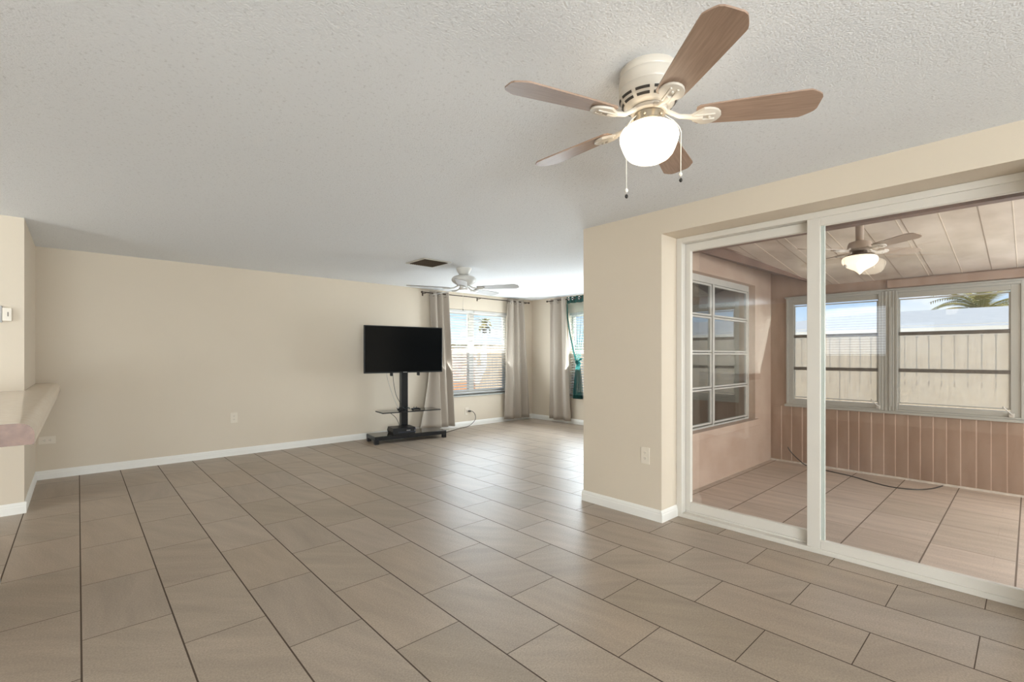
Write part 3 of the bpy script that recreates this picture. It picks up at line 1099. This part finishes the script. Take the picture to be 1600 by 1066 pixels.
th = thing('thermostat', 'small white thermostat high on the left wall edge', 'thermostat', (-.452, 5.62, 1.57))
MB().box(-.075, -.0, -.022, 0, 0, .135, .004).build('grey_cover', M['grey'], th)
MB().box(.001, .055, -.026, 0, .012, .12, .004).build('body', M['plate'], th)
MB().box(.030, .036, -.0275, -.0262, .05, .085).build('dial_slot', M['slots'], th)

# ------------------------------------------------------------------ breakfast counter
ct = thing('counter_top', 'glossy pink-brown laminate bar top with rounded edge at the left', 'counter', (-.14, 2.94, .917))
prof = [(-.62, .0), (-.004, .0), (0, .004), (0, .045)]
for i in range(1, 9):
    a = i / 8 * pi / 2
    prof.append((-.05 + .05 * cos(a), .045 + .05 * sin(a)))
prof.append((-.62, .095))
MB().prism([(a, b) for a, b in prof], 'Y', 0, 5.618 - 2.94, ).build('slab', M['counter'], ct, smooth=True)
MB().prism([(a, b) for a, b in prof], 'Y', -.004, -.0002).build('end_cap', M['countercap'], ct)
# strip that runs on past the stub wall to the back wall
MB().prism([(a if a > -.3 else -.186, b) for a, b in prof], 'Y', 5.618 - 2.94, YT - 2.94 - .001).build('wall_ledge', M['counter'], ct, smooth=True)

# ------------------------------------------------------------------ television stand
RS = radians(-7.9)
st = thing('tv_stand', 'black floor television stand with mount column and two glass shelves', 'tv stand', (3.775, 6.54, 0), RS)
fr = MB()
W_, D_ = .575, .20
fr.box(-W_, W_, -D_, -D_ + .04, .055, .107, .004).box(-W_, W_, D_ - .04, D_, .055, .107, .004)
fr.box(-W_, -W_ + .04, -D_ + .04, D_ - .04, .055, .107, .004).box(W_ - .04, W_, -D_ + .04, D_ - .04, .055, .107, .004)
fr.build('base_frame', M['black'], st)
for sx in (-1, 1):
    for sy in (-1, 1):
        x_, y_ = sx * (W_ - .03), sy * (D_ - .03)
        MB().box(x_ - .03, x_ + .03, y_ - .03, y_ + .03, 0, .0545, .005).build('leg', M['black'], st)
MB().box(-W_ + .002, W_ - .002, -D_ + .002, D_ - .002, .1075, .115, .003).build('lower_shelf', M['darkglass'], st)
MB().box(-.442, .482, -.162, .152, .4475, .453, .002).build('upper_shelf', M['darkglass'], st)
MB().box(-.45, .49, -.17, -.1625, .438, .4535, .002).box(-.45, .49, .1525, .16, .438, .4535, .002).box(-.45, -.4425, -.1625, .1525, .438, .4535, .002).box(.4825, .49, -.1625, .1525, .438, .4535, .002).build('shelf_edge', M['black'], st)
cl = MB()
cl.box(-.055, .055, .105, .155, .1155, .4445, .004).box(-.055, .055, .161, .185, .1155, 1.5, .004).box(-.055, .055, .105, .155, .4535, 1.35, .004)
cl.build('column', M['black'], st)
MB().box(-.10, .10, .06, .104, .1155, .13, .004).build('column_foot', M['black'], st)
br = MB()
for x_ in (-.24, .20):
    br.box(x_ - .018, x_ + .018, .03, .06, .99, 1.62, .003)
    br.box(x_ - .018, x_ + .018, .02, .032, .985, 1.03, .003)
br.box(-.30, .26, .061, .104, 1.25, 1.33, .003)
br.build('mount_bracket', M['black'], st)

tv = thing('television', 'large black flat screen television on the floor stand', 'television', (3.715, 6.508, 1.035), RS)
MB().box(-.632, .632, -.012, .022, 0, .712, .006).build('body', M['blackplastic'], tv)
MB().box(-.618, .618, -.0135, -.0122, .020, .698).build('screen', M['screen'], tv)
MB().box(-.36, .36, .0222, .040, .18, .54, .01).build('rear_housing', M['blackplastic'], tv)
MB().box(-.03, .03, -.0145, -.0122, .005, .012).build('maker_badge', M['grey'], tv)

gc = thing('game_console', 'black game console with blue-grey ribbed side on the lower shelf', 'game console', (3.655, 6.50, .116), RS - .05)
c = MB()
c.prism([(-.17, 0), (.17, 0), (.145, .045), (.17, .095), (-.17, .095), (-.185, .045)], 'Y', -.14, .14, .004)
c.build('body', M['blackplastic'], gc)
c = MB()
for k in range(7):
    c.box(.10, .178, -.128 + k * .037, -.104 + k * .037, .012, .038, .002)
    c.box(.10, .178, -.128 + k * .037, -.104 + k * .037, .052, .080, .002)
c.build('ribbed_side', M['consoleside'], gc)
MB().box(-.1, .15, -.1415, -.1402, .030, .036).build('disc_slot', M['consoleside'], gc)
MB().box(.03, .09, -.142, -.1402, .05, .06).build('front_badge', M['grey'], gc)

# tangle of black cables and a pad on the upper shelf
cab = MB()
rnd = random.Random(3)
for k in range(7):
    cx, cy, rr_ = rnd.uniform(-.045, .05), rnd.uniform(-.02, .02), rnd.uniform(.035, .07)
    pts = [(cx + rr_ * cos(a) * 1.2, cy + rr_ * .55 * sin(a), .006 + .010 * k * (.5 + .5 * sin(a * 2 + k) ** 2)) for a in [2 * pi * i / 20 for i in range(20)]]
    cab.tube(pts, .0045, 6, cyc=True)
tag(cab.build('cable_bundle', M['blackplastic'], smooth=True), 'tangle of black cables on the upper glass shelf', 'cable')
cab_o = bpy.data.objects['cable_bundle']
cab_o.location = (3.66, 6.45, .4535)
pad = thing('game_controller', 'black game controller on the upper glass shelf', 'game controller', (3.86, 6.43, .454), -.1)
p_ = MB()
p_.tube([(-.06, -.03, .012), (-.055, .01, .018), (-.03, .025, .02), (.03, .025, .02), (.055, .01, .018), (.06, -.03, .012)], .014, 10, rr=[.011, .015, .017, .017, .015, .011])
p_.build('body', M['blackplastic'], pad, smooth=True)
for s_ in (-1, 1):
    MB().lathe([(0, .05), (.008, .05), (.008, .045), (.004, .043), (.004, .034), (0, .034)], 12, (s_ * .022, .02)).build('thumb_stick', M['black'], pad)


def cable(name, label, pts, r, mat):
    # smooth the polyline
    P = [Vector(p) for p in pts]
    out = []
    n = len(P)
    for i in range(n - 1):
        p0, p1, p2, p3 = P[max(i - 1, 0)], P[i], P[i + 1], P[min(i + 2, n - 1)]
        for k in range(6):
            t = k / 6
            out.append(0.5 * ((2 * p1) + (-p0 + p2) * t + (2 * p0 - 5 * p1 + 4 * p2 - p3) * t * t + (-p0 + 3 * p1 - 3 * p2 + p3) * t ** 3))
    out.append(P[-1])
    return tag(MB().tube(out, r, 7).build(name, mat, smooth=True), label, 'cable')


cable('tv_cable', 'thin pale cable hanging from the television to the upper shelf, leftmost of two', [(3.45, 6.60, 1.10), (3.46, 6.61, 1.02), (3.50, 6.60, .85), (3.55, 6.55, .65), (3.60, 6.50, .50), (3.63, 6.47, .475)], .0028, M['grey'])
cable('tv_cable', 'thin black cable hanging from the television close to the mount column', [(3.57, 6.60, 1.10), (3.56, 6.60, 1.02), (3.58, 6.60, .85), (3.61, 6.58, .68), (3.66, 6.52, .55), (3.68, 6.47, .49)], .004, M['blackplastic'])
cable('tv_cable', 'black cable looping under the upper shelf to the console', [(3.52, 6.66, .438), (3.56, 6.64, .40), (3.62, 6.62, .34), (3.66, 6.61, .26), (3.68, 6.625, .21)], .004, M['blackplastic'])
pw = cable('power_cord', 'black power cord curving from the outlet down to the stand', [(5.33, YT - .03, .27), (5.37, YT - .05, .265), (5.42, YT - .06, .2), (5.40, YT - .08, .11), (5.27, YT - .10, .03), (5.12, YT - .13, .006), (4.95, YT - .17, .005), (4.75, YT - .27, .005), (4.45, YT - .42, .005)], .005, M['blackplastic'])
MB().box(5.292, 5.335, YT - .045, YT - .0095, .262, .288, .004).build('plug', M['blackplastic'], pw)
cable('extension_cord', 'white cord along the floor below the left curtain', [(4.50, YT - .30, .0045), (4.60, YT - .24, .0045), (4.75, YT - .17, .0045), (4.95, YT - .10, .0045), (5.07, YT - .06, .0045)], .0045, M['whitecable'])
cable('porch_cable', 'black cable trailing from the porch corner across the porch floor', [(6.865, 2.15, .10), (6.84, 2.11, .05), (6.83, 2.0, -.05), (6.80, 1.9, ZP + .005), (6.68, 1.62, ZP + .005), (6.60, 1.40, ZP + .005), (6.42, 1.12, ZP + .005), (6.38, .96, ZP + .005), (6.45, .80, ZP + .005), (6.62, .70, ZP + .005), (6.84, .64, ZP + .005)], .006, M['black'])


# ------------------------------------------------------------------ curtains
def rod(label, axis, plane, p0, p1, z, wallp, fin=(True, True)):
    r = thing('curtain_rod', label, 'curtain rod', (0, 0, z))
    def P(t, off=0, dz=0):
        return (t, plane + off, dz) if axis == 'Y' else (plane + off, t, dz)
    MB().tube([P(p0), P(p1)], .009, 10).build('pole', M['rod'], r, smooth=True)
    for t in (p0, p1):
        s_ = -1 if t == p0 else 1
        MB().tube([P(t), P(t + s_ * .012), P(t + s_ * .03), P(t + s_ * .045)], .014, 10, rr=[.010, .016, .018, .006]).build('finial', M['rod'], r, smooth=True)
    for t in (p0 + .05, (p0 + p1) / 2, p1 - .05):
        b_ = MB()
        d = wallp - plane
        b_.tube([P(t, 0, -.012), P(t, d * .5, -.014), P(t, d, -.014)], .005, 6)
        if axis == 'Y':
            b_.box(t - .012, t + .012, min(wallp, wallp - .004 * (1 if d > 0 else -1)), max(wallp, wallp - .004 * (1 if d > 0 else -1)), -.05, .02)
        else:
            b_.box(wallp - .004, wallp, t - .012, t + .012, -.05, .02)
        b_.build('bracket', M['rod'], r)
    return r


def curtain(label, axis, plane, top, bot, zt, zb, folds, amp, shape=None, group=None, seed=0):
    """top/bot = (p0, p1) along the wall; wave out of plane"""
    root = thing('curtain', label, 'curtain', (0, 0, 0), 0, group)
    rn = random.Random(seed)
    ph = [rn.uniform(-.5, .5) for _ in range(folds * 2 + 2)]

    def Fn(u, v):
        z = zt + (zb - zt) * v
        p = (top[0] + (top[1] - top[0]) * u) * (1 - v) + (bot[0] + (bot[1] - bot[0]) * u) * v
        if shape:
            p += shape(u, v)
        k = u * folds * 2
        i = int(min(k, folds * 2 - 1e-6))
        jit = ph[i] * (1 - (k - i)) + ph[i + 1] * (k - i)
        w = sin(u * folds * 2 * pi + jit * v * 1.1) * amp * (0.85 + .25 * v * sin(7 * u + seed))
        w += .006 * sin(u * 31 + 3 * v)
        q = plane + w
        return Vector((p, q, z)) if axis == 'Y' else Vector((q, p, z))
    MB().grid(Fn, folds * 18, 30).build('fabric', M['curtain'], root, smooth=True, solid=.003)
    g = MB()
    gr = None
    for k in range(folds * 2):
        u = (k + .0) / (folds * 2) + .5 / (folds * 2) * 0 + .25 / folds * 0
        u = k / (folds * 2)
        if k == 0:
            u = 0.02
        c_ = Fn(u, .028)
        e_ = Fn(min(u + .01, 1), .028) - Fn(max(u - .01, 0), .028)
        e_.z = 0
        e_.normalize()
        n_ = Vector((0, 0, 1)).cross(e_)
        gm_ = MB()
        pts = [c_ + e_ * .022 * cos(a) + Vector((0, 0, .022 * sin(a))) for a in [2 * pi * i / 16 for i in range(16)]]
        gm_.tube(pts, .0045, 6, cyc=True)
        gm_.build('grommet', M['grommet'], root, smooth=True)
    return root


YC = YT - .105
XC = XE - .105
rod('bronze curtain rod over the window behind the television', 'Y', YC, 4.28, 6.74, 2.365, YT)
rod('bronze curtain rod over the window with the teal sheer', 'X', XC, 4.05, 6.44, 2.365, XE)


def tail(u, v):
    # the outer folds are pulled aside behind the television stand
    return -.30 * max(0, (.22 - u) / .22) ** .7 * max(0, (v - .30) / .70) ** 1.6


curtain('greige grommet curtain behind the television, its edge pulled aside low down', 'Y', YC, (4.41, 4.79), (4.50, 4.93), 2.40, .055, 3, .046, tail, seed=1)
curtain('greige grommet curtain at the right side of the blinds window', 'Y', YC, (6.19, 6.60), (6.12, 6.78), 2.40, .055, 3, .050, seed=2)
curtain('greige grommet curtain beside the teal sheer, right of the room corner', 'X', XC, (6.38, 5.98), (6.41, 5.86), 2.40, .06, 2, .055, seed=5)

# knotted teal sheer
sh = thing('sheer_curtain', 'teal sheer curtain tied in a knot at mid height', 'sheer curtain', (0, 0, 0))


def sheer_w(z):
    if z > 1.16:
        t = (2.30 - z) / (2.30 - 1.16)
        t = max(0, t)
        return .62 * (1 - t) ** 1.1 + .05, 5.60 + .06 * t
    t = (1.16 - z) / (1.16 - .50)
    return .05 + .17 * min(1, t * 1.2) ** .6, 5.66 + .01 * t


def SF(z0, z1):
    def f(u, v):
        z = z0 + (z1 - z0) * v
        w_, c_ = sheer_w(z)
        y_ = c_ + (u - .5) * w_
        amp = .028 * min(1, w_ / .3 + .3)
        return Vector((XC - .02 + amp * sin(u * 9 * pi), y_, z))
    return f


MB().grid(SF(2.28, 1.16), 72, 36).build('fabric', M['sheer'], sh, smooth=True)
MB().grid(SF(1.159, .565), 72, 24).build('gathered_tail', M['sheerlow'], sh, smooth=True)
MB().grid(SF(2.405, 2.281), 72, 4).build('top_band', M['sheerdark'], sh, smooth=True)
MB().grid(SF(.564, .495), 72, 3).build('hem', M['sheerdark'], sh, smooth=True)
MB().tube([(XC - .05, 5.90, 2.27), (XC - .055, 5.88, 2.0), (XC - .06, 5.82, 1.7), (XC - .06, 5.74, 1.4), (XC - .055, 5.675, 1.19)], .01, 8, rr=[.008, .012, .015, .016, .014]).build('border', M['sheerlow'], sh, smooth=True)
kn = MB()
for k in range(4):
    a0 = k * .9
    pts = [(XC - .02 + .034 * cos(a), 5.66 + .042 * sin(a) * cos(a0) , 1.16 + .040 * sin(a) * sin(a0 + .5)) for a in [2 * pi * i / 16 for i in range(16)]]
    kn.tube(pts, .015, 8, cyc=True)
kn.tube([(XC - .05, 5.66, 1.16), (XC - .06, 5.60, 1.21), (XC - .055, 5.55, 1.235)], .012, 6, rr=[.014, .01, .02])
kn.build('knot', M['sheerdark'], sh, smooth=True)
for y_ in (5.87, 5.78, 5.62, 5.46, 5.34):
    MB().tube([(XC - .035, y_ + .022 * cos(a), 2.365 + .022 * sin(a)) for a in [2 * pi * i / 16 for i in range(16)]], .005, 6, cyc=True).build('grommet', M['grommet'], sh, smooth=True)

# ------------------------------------------------------------------ outdoors
struct('ground', MB().box(-40, 60, -40, 60, -.45, -.30), M['grass'])


def fence(label, axis, plane, p0, p1, top, mat, post_mat):
    r = thing('picket_fence', label, 'fence', (0, 0, -.30))
    rn = random.Random(int(plane * 10))
    b_ = MB()
    t = p0
    while t < p1:
        w_ = .135
        dz = rn.uniform(-.012, .012)
        dd = rn.uniform(-.006, .006)
        pts = [(t, .03), (t + w_, .03), (t + w_, top - .05 + dz), (t + w_ - .03, top + dz), (t + .03, top + dz), (t, top - .05 + dz)]
        if axis == 'X':
            b_.prism(pts, 'X', plane + dd, plane + .018 + dd)
        else:
            b_.prism(pts, 'Y', plane + dd, plane + .018 + dd)
        t += w_ + .018
    b_.build('boards', mat, r)
    rl = MB()
    for z in (.4, 1.1, 1.75):
        if axis == 'X':
            rl.box(plane + .026, plane + .066, p0, p1, z, z + .09)
        else:
            rl.box(p0, p1, plane + .026, plane + .066, z, z + .09)
    rl.build('rails', post_mat, r)
    t = p0 + .5
    while t < p1:
        if axis == 'X':
            MB().box(plane + .067, plane + .16, t, t + .09, 0, top - .05, .004).build('post', post_mat, r)
        else:
            MB().box(t, t + .09, plane + .067, plane + .16, 0, top - .05, .004).build('post', post_mat, r)
        t += 2.4
    return r


fence('weathered pale picket fence behind the porch windows', 'X', 10.2, -3.0, 13.0, 1.93, M['fence'], M['fence'])
fence('sunlit tan picket fence outside the blinds window', 'Y', 13.2, 1.0, 24.0, 1.75, M['fencetan'], M['fencetan'])

# neighbouring house beyond the porch fence
hs = thing('house', 'neighbouring house with grey shingled hip roof seen over the fence', 'house', (13.5, 0, -.30))
MB().box(0, 8, -10, 7.0, 0, 2.25).build('wall', M['stucco'], hs)
mb = MB()
pts = [(-.6, -10.6, 2.15), (8.6, -10.6, 2.15), (8.6, 7.4, 2.15), (-.6, 7.4, 2.15), (4.0, -6.0, 2.86), (4.0, 3.3, 2.86)]
vs = [mb.bm.verts.new(p) for p in pts]
for f in ((0, 1, 2, 3), (0, 1, 4), (1, 2, 5, 4), (2, 3, 5), (3, 0, 4, 5)):
    mb.bm.faces.new([vs[i] for i in f])
mb.build('roof', M['roof'], hs)
MB().box(-.63, -.6, -10.6, 7.4, 2.0, 2.17).build('fascia', M['trim'], hs)
h2 = thing('house', 'cream neighbouring house outside the blinds window', 'house', (9, 20, -.30))
MB().box(0, 9, 0, 6, 0, 2.2).build('wall', M['stucco'], h2)
MB().prism([(-.4, 2.15), (6.4, 2.15), (3, 3.0)], 'X', -.5, 9.5).build('roof', M['roof'], h2)


def palm(label, loc, trunk_h, fr_len, n, lean=0.0, seed=1):
    r = thing('palm_tree', label, 'palm tree', loc)
    rn = random.Random(seed)
    MB().lathe([(0, 0), (.26, 0), (.2, .4), (.17, trunk_h * .5), (.18, trunk_h - .3), (.24, trunk_h - .1), (.1, trunk_h + .1), (0, trunk_h + .12)], 14).build('trunk', M['trunk'], r, smooth=True)
    m = MB()
    for k in range(n):
        az = 2 * pi * k / n * 2.4 + rn.uniform(-.15, .15)
        el = radians(rn.choice([78, 62, 45, 30, 15, 0]) + rn.uniform(-8, 8))
        L = fr_len * rn.uniform(.85, 1.05)
        P = []
        p = Vector((0, 0, trunk_h))
        e_ = el
        for i in range(13):
            P.append(p.copy())
            p = p + Vector((cos(az) * cos(e_), sin(az) * cos(e_), sin(e_))) * (L / 12)
            e_ -= radians(8.2) * (1.15 if el < 1 else .9)
        m.tube(P, .02, 4, rr=[.03 - .0022 * i for i in range(13)])
        side = Vector((-sin(az), cos(az), 0))
        for i in range(1, 12):
            for h_ in (0, .5):
                q = P[i].lerp(P[i + 1], h_)
                d = (P[i + 1] - P[i]).normalized()
                ll = L * .26 * (1 - abs(i / 12 - .45) * 1.1)
                for s_ in (-1, 1):
                    tip = q + d * ll * .55 + side * s_ * ll * .8 - Vector((0, 0, ll * .22))
                    up_v = d.cross(side).normalized() * .004
                    w_ = d * .028
                    a = m.bm.verts.new(q - w_)
                    b__ = m.bm.verts.new(q + w_)
                    c__ = m.bm.verts.new(tip)
                    m.bm.faces.new([a, b__, c__])
    m.build('fronds', M['leaf'], r)
    return r


palm('feathery palm rising behind the grey roof', (24.5, 1.22, -.30), 3.10, 2.0, 50, seed=4)
palm('distant palm seen through the blinds', (23.6, 29.0, -.30), 4.0, .9, 22, seed=9)
